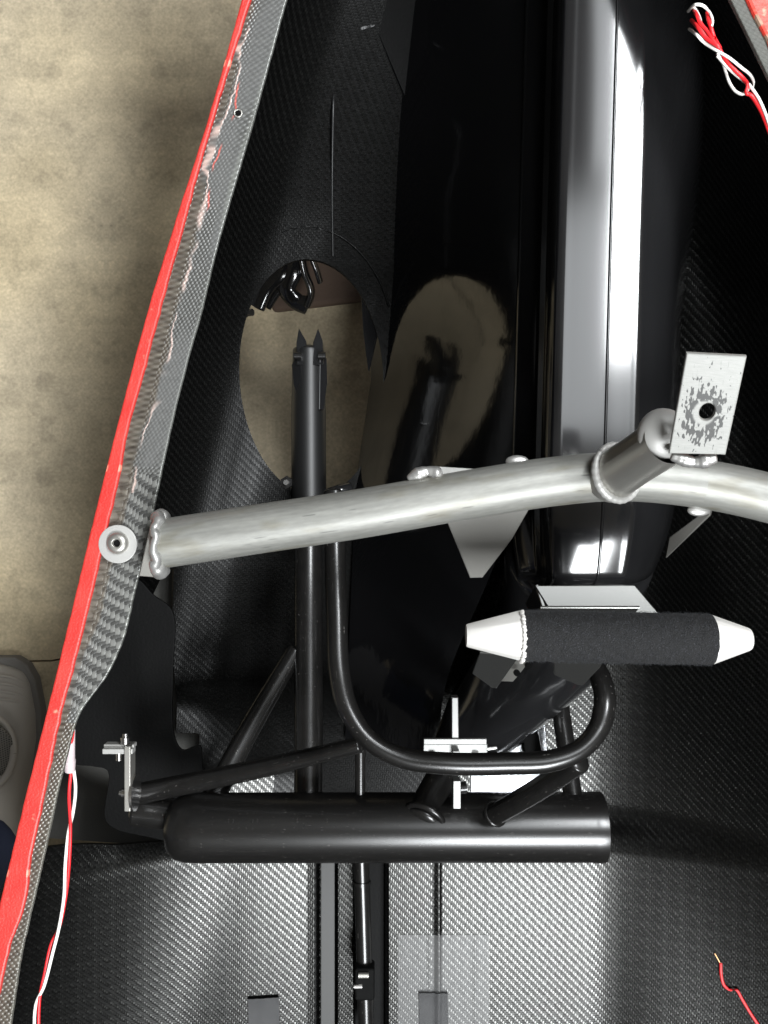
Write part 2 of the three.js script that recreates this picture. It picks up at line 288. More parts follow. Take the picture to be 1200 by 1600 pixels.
{
  const NZ = 220, rows = [];
  for (let i = 0; i <= NZ; i++) rows.push(hullSection(lerp(Z0, Z1, i / NZ)));
  const NP = rows[0].length;
  const U = rows.map((r) => { const at = r[120]; return r.map((p) => p.arc - at.arc + at.x); });
  // outward offset
  const out = rows.map((r) => r.map((p, j) => { const a = r[Math.max(0, j - 1)], b = r[Math.min(NP - 1, j + 1)], t = b.clone().sub(a).normalize(); return V(p.x + t.y * 0.006 * 1, p.y - t.x * 0.006, p.z); }));
  const fv = rows.map((r) => r.map((p) => inHole(p.x, p.z)));
  const inP = [], inU = [], outP = [], outU = [], skP = [], skU = [];
  const tri = (q) => { // q: three [i, j]
    let poly = q.map(([i, j]) => ({ a: rows[i][j], b: out[i][j], u: U[i][j], v: rows[i][j].z, f: fv[i][j] }));
    if (poly.every((p) => p.f <= 0)) return;
    if (poly.some((p) => p.f < 0)) {
      const res = [], cut = [];
      for (let k = 0; k < 3; k++) {
        const c = poly[k], n = poly[(k + 1) % 3];
        if (c.f >= 0) res.push(c);
        if ((c.f >= 0) !== (n.f >= 0)) { const t = c.f / (c.f - n.f); const m = { a: c.a.clone().lerp(n.a, t), b: c.b.clone().lerp(n.b, t), u: lerp(c.u, n.u, t), v: lerp(c.v, n.v, t), f: 0 }; res.push(m); cut.push(m); }
      }
      poly = res;
      if (cut.length === 2) { const [m, n] = cut; for (const p of [m.a, n.a, n.b, m.a, n.b, m.b]) { skP.push(p.x, p.y, p.z); skU.push(0, 0); } }
    }
    for (let k = 1; k + 1 < poly.length; k++) {
      for (const p of [poly[0], poly[k], poly[k + 1]]) { inP.push(p.a.x, p.a.y, p.a.z); inU.push(p.u, p.v); }
      for (const p of [poly[0], poly[k + 1], poly[k]]) { outP.push(p.b.x, p.b.y, p.b.z); outU.push(p.u, p.v); }
    }
  };
  for (let i = 0; i < NZ; i++) for (let j = 0; j < NP - 1; j++) { tri([[i, j], [i + 1, j], [i, j + 1]]); tri([[i + 1, j], [i + 1, j + 1], [i, j + 1]]); }
  const mk = (p, u) => { const g = new THREE.BufferGeometry(); g.setAttribute('position', new THREE.Float32BufferAttribute(p, 3)); g.setAttribute('uv', new THREE.Float32BufferAttribute(u, 2)); return g; };
  const smooth = (p, u) => { let g = mergeVertices(mk(p, u), 1e-6); g.computeVertexNormals(); return g; };
  const split = (front) => { const p = [], u = []; for (let i = 0; i < inP.length; i += 9) { const z = (inP[i + 2] + inP[i + 5] + inP[i + 8]) / 3, x = (inP[i] + inP[i + 3] + inP[i + 6]) / 3; if ((z < (x > -0.125 ? 0.345 : 0.292) && x < 0.06) === front) { p.push(...inP.slice(i, i + 9)); u.push(...inU.slice(i / 3 * 2, i / 3 * 2 + 6)); } } return smooth(p, u); };
  mesh('hull', split(false), M.carbon, body); mesh('wheel_well', split(true), M.carbonShaded, body, { label: 'front of the hull round the wheel hole, its carbon darkened to stand for shade' });  // front of the hull takes the darker carbon copy in place of shade
  const part = (lo) => { const p = [], u = []; for (let i = 0; i < outP.length; i += 9) { const y = (outP[i + 1] + outP[i + 4] + outP[i + 7]) / 3; if ((y < 0.5) === lo) { p.push(...outP.slice(i, i + 9)); u.push(...outU.slice(i / 3 * 2, i / 3 * 2 + 6)); } } return smooth(p, u); };
  mesh('outer_shell', part(false), M.redShell, body); mesh('underside', part(true), M.blackMatte, body);
  const sk = mk(skP, skU); sk.computeVertexNormals(); mesh('hole_edge', sk, M.blackMatte, body);
  mesh('channel_strip', plate([[501, 1330], [523, 1330], [523, 1800], [501, 1800]], 0.990, 0.003), M.channel, body);
  mesh('channel_strip', plate([[551, 1330], [600, 1330], [600, 1800], [551, 1800]], 0.994, 0.003), M.blackMatte, body);  // black strip added to stand for the shadowed depth round the rod
  // end walls
  for (const [i, nm] of [[0, 'bulkhead'], [NZ, 'bulkhead']]) { const pts = rows[i]; const s = new THREE.Shape(pts.filter((_, j) => j % 3 === 0 || j === NP - 1).map((p) => new THREE.Vector2(p.x, p.y))); const g = new THREE.ExtrudeGeometry(s, { depth: 0.004, bevelEnabled: false }); g.translate(0, 0, i ? Z1 : Z0 - 0.004); mesh(nm, g, M.blackMatte, body); }
}
// rim: red cut edge and carbon flange
{
  const ext = (tab, y0, y1, st, sm = 16) => { const o = []; for (let y = y0; y <= y1; y += st) { let a = 0; for (let k = -3; k <= 3; k++) a += interp(tab, y + k * sm) / 7; o.push([a + 0.8 * N3(y * 0.08, 1.7, tab.length), y]); } return o; };
  const Y0 = -260, Y1 = 1900, S = 10;
  const redPoly = [...ext(RED_OUT, Y0, Y1, S, 40), ...ext(RED_IN, Y0, Y1, S, 12).map(([x, y]) => [x + 1.5 * N3(y * 0.05, 4, 2), y]).reverse()];
  mesh('red_edge', plate(redPoly, DR - 0.003, 0.016, 0.0012), M.redEdge, body);
  const flPoly = [...ext(RED_IN, Y0, Y1, S).map(([x, y]) => [x - 8, y]), ...ext(FLANGE_IN, Y0, Y1, S, 8).reverse()];
  const g = plate(flPoly, DR, 0.0035, 0.0006);
  const straight = (g) => { const p = g.attributes.position, uv = g.attributes.uv; for (let i = 0; i < p.count; i++) { const z = p.getZ(i), row = rowOf(z); uv.setXY(i, (p.getX(i) - xOf(interp(RED_OUT, row))) / 0.06, (row + 260) / 2160); } };
  straight(g);
  const W = 256, H = 2048, px = (u, v) => [u * 0.06, v * 2160 * DR / F]; // metres across, along
  const jag = (m, k) => 0.011 * fbm(m * 26, k, 3.1, 5) + 0.0012 * N3(m * 330, k, 1.2);
  const info = (u, v) => {
    const [a, m] = px(u, v), row = v * 2160 - 260;
    const edge = (interp(RED_IN, row) - interp(RED_OUT, row)) * DR / F;
    const fe = (interp(FLANGE_IN, row) - interp(RED_OUT, row)) * DR / F;
    const zig = row > 740 && row < 1110;
    const n = 0.0021; const tw = zig ? twill((a * 0.72 - m * 0.18) / n / 8 + 10, (m * 0.92 + 0.22 * a) / n / 8, 8) : twill(a / 0.0019 / 8, m / 0.0019 / 8, 8);
    const plain = 0.5 + 0.5 * Math.sin(a / 0.00185 * Math.PI) * Math.sin(m / 0.00185 * Math.PI);
    const h = zig ? tw[0] : plain;
    const resin = sstep(-0.18, 0.12, fbm(a * 40, m * 12, 7.2, 3)) * (row < 730 ? 1 : row > 1100 ? 0.35 : 0.15) * sstep(edge, edge + 0.006, a);
    const paleLine = edge + 0.0065 + jag(m, 5.5);
    const dPale = Math.abs(a - paleLine), pale = (row < 770 && row > 20) ? (1 - sstep(0.0002, 0.0009 + 0.009 * Math.pow(clamp(fbm(m * 22, 3, 3, 3) * 1.6 + 0.3), 2), dPale + 0.0006 * Math.abs(fbm(a * 900, m * 900, 3, 2)))) * sstep(-0.3, 0.0, fbm(m * 48, 7.7, 1, 3) - (row > 560 ? 0.22 : 0)) : 0;
    const redLine = row > 110 && row < 340 ? (1 - sstep(0.0004, 0.0012, Math.abs(a - edge - 0.0095 - jag(m, 9.1)))) * sstep(-0.1, 0.15, N3(m * 45, 2.2, 8)) : 0;
    const rough = 1 - sstep(0, 0.0022, fe - a);
    return { a, m, row, edge, fe, zig, tw, h, resin, pale, redLine, rough };
  };
  const col = tex(W, H, (u, v) => {
    const q = info(u, v), dirt = fbm(q.a * 300, q.m * 300, 2, 3);
    let c = q.zig ? (q.tw[1] ? 0.40 : 0.21) + 0.08 * q.h : 0.27 + 0.13 * q.h; c += 0.07 * dirt;
    let R = c, G = c, B = c * 0.97;
    const rs = 0.42 + 0.05 * dirt; R = lerp(R, rs, q.resin * 0.62); G = lerp(G, rs, q.resin * 0.62); B = lerp(B, rs * 0.99, q.resin * 0.62);
    const inner = q.row > 1130 ? 1 : 1 - sstep(-0.001, 0.003, q.a - q.edge - 0.0035 - jag(q.m, 5.5)); // brown sanded band beside the red
    R = lerp(R, 0.34 + 0.22 * dirt + 0.14 * (q.h - 0.5), inner * 0.75); G = lerp(G, 0.31 + 0.22 * dirt + 0.14 * (q.h - 0.5), inner * 0.75); B = lerp(B, 0.27 + 0.2 * dirt + 0.14 * (q.h - 0.5), inner * 0.75);
    R = lerp(R, 0.80, q.pale * 0.85); G = lerp(G, 0.70, q.pale * 0.85); B = lerp(B, 0.66, q.pale * 0.85);
    R = lerp(R, 0.85, q.redLine * 0.8); G = lerp(G, 0.38, q.redLine * 0.8); B = lerp(B, 0.34, q.redLine * 0.8);
    const e = q.rough * (0.5 + 0.5 * N3(q.m * 900, 1, 1)); R = lerp(R, 0.55, e * 0.8); G = lerp(G, 0.56, e * 0.8); B = lerp(B, 0.53, e * 0.8);
    return [R, G, B];
  }, { srgb: true });
  const bmp = tex(W, H, (u, v) => { const q = info(u, v); return 0.25 + 0.5 * q.h * (1 - 0.6 * q.resin) + 0.2 * q.resin + 0.2 * q.pale; });
  const fm = new THREE.MeshPhysicalMaterial({ color: new THREE.Color().setRGB(0.78, 0.78, 0.78), map: col, bumpMap: bmp, bumpScale: 0.0009, roughness: 0.36, metalness: 0.1 });
  mesh('rim_flange', g, fm, body, { label: 'left carbon rim flange with worn resin along the red edge' });
  // right rim
  const ri = (y) => 1142 + y * 0.49 - (y > 300 ? (y - 300) * 0.19 : 0);
  const rIn = [], rRed = [], rOut = []; for (let y = Y0; y <= Y1; y += 20) { const w = 2 * N3(y * 0.05, 7, 7); rIn.push([ri(y) + w, y]); rRed.push([ri(y) + 27 + 5 * N3(y * 0.03, 3, 1), y]); rOut.push([ri(y) + 75, y]); }
  const g2 = plate([...rIn, ...rRed.map(([x, y]) => [x + 8, y]).reverse()], DR, 0.0035, 0.0006);
  { const p = g2.attributes.position, uv = g2.attributes.uv; for (let i = 0; i < p.count; i++) { const row = rowOf(p.getZ(i)); uv.setXY(i, 0.5 + (p.getX(i) - xOf(ri(row))) / 0.06 * -0.9 + 0.15, (row + 260) / 2160); } }
  const fm2 = fm.clone(); fm2.roughness = 0.6; fm2.color.setRGB(0.3, 0.3, 0.275);
  mesh('rim_flange', g2, fm2, body, { label: 'right carbon rim flange at the top corner' });
  const worn = tex(512, 512, (u, v) => { const s = fbm(u * 10, v * 10, 1.9, 4), w = sstep(0.0, 0.2, s), d = fbm(u * 40, v * 40, 4, 3); return [lerp(0.88, 0.62, w) + 0.1 * d, lerp(0.25, 0.50, w) + 0.1 * d, lerp(0.2, 0.42, w) + 0.1 * d]; }, { srgb: true, rx: 9, ry: 9 });
  mesh('red_edge', plate([...rRed, ...rOut.reverse()], DR - 0.003, 0.012, 0.002), new THREE.MeshPhysicalMaterial({ map: worn, roughness: 0.55, bumpMap: grab(grain, 8, 8), bumpScale: 0.0006 }), body, { label: 'right red edge worn to beige filler' });
  // small drilled hole with a pale burr
  const c = P(372, 177, DR - 0.0005); const ring = new THREE.TorusGeometry(0.0023, 0.0006, 8, 24).rotateX(Math.PI / 2).translate(c.x, c.y, c.z);
  mesh('drilled_hole', new THREE.CylinderGeometry(0.002, 0.002, 0.001, 20).translate(c.x, c.y - 0.0003, c.z), M.blackMatte, body); mesh('burr', ring, M.aluDark, body);
  // ring round the wheel hole, and the raised bead of the arched panel
  const e = []; for (let i = 0; i <= 40; i++) { const a = lerp(-2.85, -0.35, i / 40); e.push(onHull(478 + 138 * Math.cos(a), 545 + 190 * Math.sin(a))); }
  mesh('wheel_arch_bead', tube(e, 0.0013, { seg: 80, rad: 8 }), M.carbonShaded, body);
  const pb = [[520, 400], [519, 300], [521, 150], [526, 90], [540, 58], [562, 45], [585, 40]].map(([x, y]) => onHull(x, y));
  mesh('panel_bead', tube(pb, 0.0013, { seg: 60, rad: 8 }), M.strut, body);
  mesh('reflected_spike', slab([P(560, 400, 0.955), P(615, 400, 0.93), P(600, 470, 0.945), P(574, 580, 0.965), P(564, 520, 0.96)], 0.003), M.gloss, body);  // added solid standing for a pointed dark reflection beside the hole
}
// black inner panel over the wheel opening
{
  const wp = new THREE.CatmullRomCurve3([[168, 1205], [166, 1285], [230, 1308], [330, 1318], [345, 1270], [342, 1222], [318, 1205], [312, 1165], [285, 1172], [272, 1150], [270, 1050], [269, 955], [240, 930], [212, 905], [183, 990], [140, 1085], [100, 1160], [112, 1192], [145, 1198]].map(([x, y]) => V(x, y, 0)), true, 'centripetal');
  const g = plate(wp.getPoints(120).slice(0, -1).map((p) => [p.x, p.y]), 0.90, 0.004);
  mesh('shaded_floor_plate', plate([[70, 1180], [75, 1310], [360, 1330], [350, 1120], [300, 860], [215, 860]], 1.03, 0.004), new THREE.MeshPhysicalMaterial({ color: new THREE.Color().setRGB(0.075, 0.074, 0.068), roughness: 0.7, bumpMap: grab(grain, 6, 6), bumpScale: 0.0002 }), body);  // added plate, its dark grey stands for shaded floor under the opening
  mesh('wheel_arch_panel', g, M.blackMatte, body, { label: 'flat black panel hanging inside the wheel opening' });
}

// ------------------------------------------------------------------ glossy black tunnel
const tunnel = thing('tunnel_cover', 'long glossy black moulded tunnel running from the nose to the padded roller', 'cover');
{
  const arc = (px) => 0.618 + Math.pow((px - 922) * 0.00045, 2) / (2 * 0.34);
  const top = [[847, 0.668], [848.5, 0.650], [851, 0.637], [856, 0.6275], [864, arc(864) + 0.0010], ...[874, 886, 900, 920, 940, 960, 980, 996].map((q) => [q, arc(q) + (0)]), [1006, 0.6235], [1018, 0.629], [1030, 0.638], [1040, 0.650], [1049, 0.672], [1055, 0.715], [1058, 0.80], [1058, 0.98]];
  const cr = new THREE.CatmullRomCurve3(top.map(([px, d]) => V(xOf(px, d), CAM_Y - d, 0)), false, 'centripetal');
  const prof = [...[[800, 0.705], [806, 0.690], [832, 0.684], [838, 0.676], [845, 0.672]].map(([px, d]) => V(xOf(px, d), CAM_Y - d, 0)), ...cr.getPoints(110)];
  const zs = []; for (let i = 0; i <= 60; i++) zs.push(lerp(-0.6, -0.005, i / 60)); for (let i = 1; i <= 20; i++) zs.push(lerp(-0.005, 0.045, i / 20)); for (let i = 1; i <= 16; i++) zs.push(0.045 + 0.0185 * Math.sin(i / 16 * Math.PI / 2));
  const xc = xOf(945, 0.62);
  const pos = [], uv = [], idx = []; const base = CAM_Y - 0.98;
  let seamJ = 0; prof.forEach((p, j) => { if (Math.abs(p.x - xOf(947, 0.618)) < Math.abs(prof[seamJ].x - xOf(947, 0.618))) seamJ = j; });
  const seam = [];
  zs.forEach((z, i) => {
    const s = clamp((z + 0.02) / 0.0835), s2 = clamp((z - 0.045) / 0.0185), dz = clamp(z + 0.02, 0, 0.065), k = 1 - (0.5 * dz * dz / 0.065 * 0.34 + 0.34 * clamp(z - 0.045, 0, 1) + 0.12 * (1 - Math.sqrt(Math.max(0, 1 - s2 * s2)))) / 0.36;
    const bul = 0.016 * (1 - sstep(-0.33, -0.16, z)), sh = -0.028 * (z + 0.05);
    prof.forEach((p, j) => {
      let x = p.x + sh + (p.x > xc ? bul * sstep(xc + 0.02, xc + 0.05, p.x) : 0);
      const nar = 1 - 0.22 * s * s; x = xc + (x - xc) * nar;
      const y = base + (p.y - base) * k + 0.0007 * N3(x * 9, z * 7, 3);
      pos.push(x, y, z); uv.push(p.x, z);
      if (j === seamJ) seam.push(V(x, y + 0.0001, z));
    });
  });
  const n = prof.length;
  for (let i = 0; i < zs.length - 1; i++) for (let j = 0; j < n - 1; j++) { const a = i * n + j, b = a + n; idx.push(a, b, a + 1, b, b + 1, a + 1); }
  const g = new THREE.BufferGeometry(); g.setAttribute('position', new THREE.Float32BufferAttribute(pos, 3)); g.setAttribute('uv', new THREE.Float32BufferAttribute(uv, 2)); g.setIndex(idx); g.computeVertexNormals();
  mesh('moulded_shell', g, M.gloss, tunnel);
  mesh('seam', tube(seam, 0.0011, { seg: 120, rad: 8 }), M.gloss, tunnel);
  // end wall of the shell
  const last = pos.slice((zs.length - 1) * n * 3); const ev = []; for (let j = 0; j < n; j++) ev.push(V(last[j * 3], last[j * 3 + 1], last[j * 3 + 2]));
  const s = new THREE.Shape([...ev.map((p) => new THREE.Vector2(p.x, p.y)), new THREE.Vector2(ev[0].x, base)]);
  mesh('end_wall', new THREE.ExtrudeGeometry(s, { depth: 0.003, bevelEnabled: false }).translate(0, 0, ev[0].z - 0.003), M.gloss, tunnel);
  // tall side panel facing the wheel hole
  const pp = [], pu = [], pi = []; const NZ = 70, NS = 30;
  for (let i = 0; i <= NZ; i++) {
    const z = lerp(-0.6, 0.26, i / NZ), down = sstep(-0.02, 0.22, z);
    const bx = interp([[-0.6, -0.075], [-0.4, -0.050], [-0.25, -0.022], [-0.15, -0.014], [-0.03, -0.032], [0.3, -0.045]], z), by = CAM_Y - 0.985;
    const tx = lerp(xOf(801, 0.70), xOf(690, 0.88), down) - 0.028 * (z + 0.05) * (1 - down), ty = lerp(CAM_Y - 0.702, CAM_Y - 0.90, down);
    for (let j = 0; j <= NS; j++) { const t = j / NS, bow = -0.007 * Math.sin(Math.PI * t) * (1 - 0.6 * t); pp.push(lerp(bx, tx, t) - bow * 0.9, lerp(by, ty, t) + bow * 0.3, z); pu.push(t * 0.3, z); }
  }
  for (let i = 0; i < NZ; i++) for (let j = 0; j < NS; j++) { const a = i * (NS + 1) + j, b = a + NS + 1; pi.push(a, b, a + 1, b, b + 1, a + 1); }
  const sp = new THREE.BufferGeometry(); sp.setAttribute('position', new THREE.Float32BufferAttribute(pp, 3)); sp.setAttribute('uv', new THREE.Float32BufferAttribute(pu, 2)); sp.setIndex(pi); sp.computeVertexNormals();
  mesh('side_panel', sp, M.glossSide, tunnel);
  // nose of the tunnel running down and back to the frame
  const ch = [[905, 860, 0.74], [885, 940, 0.80], [850, 1010, 0.83], [800, 1070, 0.855], [752, 1130, 0.885], [712, 1172, 0.915]].map((q) => P(...q));
  mesh('tail_tube', tube(ch, [0.062, 0.060, 0.055, 0.048, 0.040, 0.026], { seg: 60, rad: 40 }), M.gloss, tunnel);
  const sm = ch.map((p, i) => p.clone().add(V(-0.006, [0.062, 0.060, 0.055, 0.048, 0.040, 0.026][i] * 0.985, 0)));
  mesh('seam', tube(sm, 0.0009, { seg: 60, rad: 8 }), M.gloss, tunnel);
  // plate with two screws under the roller
  const gp = slab([P(800, 1030, 0.775), P(880, 1030, 0.775), P(862, 1058, 0.79), P(835, 1066, 0.795), P(776, 1064, 0.795)], 0.002);
  mesh('screw_plate', gp, M.aluDark, tunnel);
  for (const [x, y] of [[826, 1041], [808, 1052]]) { const c = P(x, y, 0.772); mesh('screw', cyl(c.clone().add(V(0, -0.004, 0)), c, 0.0028), M.blackMatte, tunnel); }
}

// ------------------------------------------------------------------ silver cross tube with its bracket
const dA = 0.53;
const bar = thing('cross_tube', 'bent silver welded aluminium tube spanning the opening above the black tunnel', 'tube');
{
  const pts = [[250, 850], [400, 827], [560, 803], [720, 775], [860, 753], [950, 745], [1040, 749], [1130, 762], [1230, 786], [1330, 818], [1420, 850]].map(([x, y]) => P(x, y, dA + 0.004));
  const aluT = tex(1024, 128, (u, v) => { const b = fbm(u * 10, v * 30, 3.3, 4), s = fbm(u * 50, v * 50, 8, 3), sc = sstep(0.33, 0.4, fbm(u * 12, v * 130, 14, 2)); const st = sstep(0.05, 0.4, fbm(u * 7, v * 5, 41, 4)), l = 0.60 + 0.09 * b + 0.06 * s - 0.16 * sc - 0.07 * st; return [l * (1 + 0.02 * st), l, l * (0.97 - 0.05 * st)]; }, { srgb: true, rx: 3, ry: 14 });
  const am = M.alu.clone(); am.map = aluT; am.color.setRGB(0.62, 0.62, 0.61);
  mesh('tube', tube(pts, 0.0149, { seg: 120, rad: 40 }), am, bar);
  // end plate against the rim and its weld
  const ep = slab([P(236, 815, dA - 0.005), P(248, 812, dA - 0.005), P(248, 903, dA + 0.010), P(217, 900, dA + 0.010)], 0.003);
  mesh('end_plate', ep, M.aluDark, bar);
  const wb = []; for (let i = 0; i <= 14; i++) { const a = lerp(-1.9, 1.9, i / 14); const c = P(254, 850, dA + 0.004); wb.push(V(c.x - 0.001 + 0.001 * Math.sin(i * 2.3), c.y + 0.0155 * Math.cos(a), c.z + 0.0165 * Math.sin(a))); }
  mesh('weld_bead', tube(wb, [0.0042, 0.0048, 0.0032, 0.0024, 0.0022, 0.0027, 0.0042, 0.0052, 0.004], { seg: 44, rad: 14, ripple: 0.07 }), M.aluWeld, bar);
  // gussets below and above the tube
  mesh('gusset', slab([P(697, 812, dA + 0.02), P(735, 906, dA + 0.05), P(755, 906, dA + 0.05), P(800, 842, dA + 0.033), P(830, 795, dA + 0.016)], 0.003), M.gusset, bar);
  mesh('gusset', slab([P(1112, 790, dA + 0.016), P(1108, 806, dA + 0.018), P(1040, 872, dA + 0.045), P(1045, 840, dA + 0.04)], 0.003), M.gusset, bar);
  mesh('lug', plate([[650, 760], [655, 742], [672, 728], [800, 736], [800, 770]], dA + 0.006, 0.003), M.alu, bar);
  const wl = [[638, 748], [652, 742], [668, 737], [682, 742], [676, 752]].map(([x, y]) => P(x, y, dA + 0.001));
  mesh('weld_bead', tube(wl, [0.002, 0.0045, 0.0032, 0.005, 0.0025], { seg: 26, rad: 12, ripple: 0.03 }), M.aluWeld, bar);
  for (const [x, y] of [[808, 721], [1092, 797]]) { const c = P(x, y, dA + 0.006); const s = new THREE.SphereGeometry(0.0048, 16, 12); s.scale(1.5, 0.5, 0.8); s.translate(c.x, c.y, c.z); mesh('weld_spot', s, M.aluWeld, bar); }
  // stub arm with its plate
  const a0 = P(950, 748, dA - 0.002), a1 = P(1044, 686, 0.468);
  mesh('stub_arm', tube([a0, a0.clone().lerp(a1, 0.5), a1], [0.0150, 0.0138, 0.0138], { seg: 30, rad: 36, cap: false }), M.aluDark, bar);
  const end = new THREE.SphereGeometry(0.0137, 28, 18); end.scale(1, 0.55, 1); const ec = P(1036, 678, 0.470); end.translate(ec.x, ec.y, ec.z); mesh('arm_end', end, M.alu, bar);
  const wr = []; const ad = a1.clone().sub(a0).normalize(), s1 = V(ad.z, 0, -ad.x).normalize(), s2 = ad.clone().cross(s1); for (let i = 0; i <= 20; i++) { const a = i / 20 * Math.PI * 2; wr.push(a0.clone().addScaledVector(ad, 0.011 + 0.004 * Math.cos(a)).addScaledVector(s1, 0.0158 * Math.cos(a)).addScaledVector(s2, 0.0158 * Math.sin(a))); }
  mesh('weld_bead', tube(wr, [0.0018, 0.0028, 0.0020, 0.0026, 0.0018], { seg: 90, rad: 10, ripple: 0.07, cap: false }), M.alu, bar);
  const dents = tex(512, 512, (u, v) => {
    const r = Math.hypot((u - 0.52) * 0.85, (v - 0.42) * 1.1), zone = sstep(0.46, 0.20, r) * sstep(0.02, 0.08, v);
    const ring = sstep(0.10, 0.13, Math.hypot((u - 0.53) * 0.62, v - 0.44) + 0.0);
    const n = N3(u * 15, v * 11, 6.1) + 0.55 * N3(u * 34, v * 26, 2) + 0.25 * N3(u * 90, v * 40, 9);
    const chip = sstep(0.02, 0.10, n - 0.55 + zone * 0.78) * ring;
    const gr = 0.5 + 0.5 * fbm(u * 80, v * 80, 3, 3); const l = lerp(0.60 + 0.08 * gr + 0.07 * fbm(u * 5, v * 90, 12, 3) - 0.10 * sstep(0.3, 0.4, fbm(u * 60, v * 6, 19, 2)), 0.14 + 0.22 * gr, chip); return [l, l, l * 0.98];
  }, { srgb: true });
  const pm = new THREE.MeshPhysicalMaterial({ color: new THREE.Color().setRGB(0.62, 0.62, 0.61), map: dents, roughness: 0.5, metalness: 0.15 });
  const c00 = P(1045, 709, 0.452), c10 = P(1134, 712, 0.446), c11 = P(1167, 557, 0.420), c01 = P(1073, 553, 0.424);
  const q = (u, v) => c00.clone().multiplyScalar((1 - u) * (1 - v)).addScaledVector(c10, u * (1 - v)).addScaledVector(c11, u * v).addScaledVector(c01, (1 - u) * v);
  const hole = []; for (let i = 0; i < 24; i++) { const a = i / 24 * 2 * Math.PI; hole.push(q(0.53 + 0.135 * Math.cos(a), 0.44 + 0.088 * Math.sin(a))); }
  const pg = slab([c00, c10, c11, c01], 0.0032, [hole]);
  { const p = pg.attributes.position, uv = pg.attributes.uv; const ex = c10.clone().sub(c00), ey = c01.clone().sub(c00); for (let i = 0; i < p.count; i++) { const d = V(p.getX(i), p.getY(i), p.getZ(i)).sub(c00); uv.setXY(i, d.dot(ex) / ex.lengthSq() * 0.96 + 0.02, d.dot(ey) / ey.lengthSq() * 0.96 + 0.02); } }
  mesh('bracket_plate', pg, pm, bar, { label: 'scuffed flat end plate with a round hole' });
  const lip = [P(1050, 713, 0.456), P(1085, 722, 0.455), P(1118, 716, 0.452)];
  mesh('weld_bead', tube(lip, [0.0022, 0.0035, 0.0028, 0.004, 0.0026], { seg: 26, rad: 12, ripple: 0.04 }), M.aluWeld, bar);
}
// rim bolt with its washer
{
  const t = thing('rim_bolt', 'round silver washer with a button head hex bolt in the carbon rim', 'bolt');
  const c = P(185, 850, DR - 0.0015);
  const w = new THREE.LatheGeometry([[0.0045, -0.0008], [0.0116, -0.0008], [0.0119, -0.0003], [0.0119, 0.0005], [0.0115, 0.0009], [0.0045, 0.0009]].map(([x, y]) => new THREE.Vector2(x, y)), 48).translate(c.x, c.y + 0.001, c.z);
  mesh('washer', w, M.alu, t);
  const hx = 0.0021;
  const head = new THREE.LatheGeometry([[0.0068, 0], [0.0068, 0.0008], [0.0063, 0.002], [0.0052, 0.0031], [0.0040, 0.0036], [0.0028, 0.0037], [0.0024, 0.0034], [hx, 0.0012], [0.0, 0.001]].map(([x, y]) => new THREE.Vector2(x, y)), 36).translate(c.x + 0.0002, c.y + 0.0019, c.z - 0.0006);
  mesh('bolt_head', head, M.aluDark, t);
  mesh('hex_socket', new THREE.CylinderGeometry(0.0023, 0.0023, 0.0006, 6).translate(c.x + 0.0002, c.y + 0.0034, c.z - 0.0006), M.blackMatte, t);
}

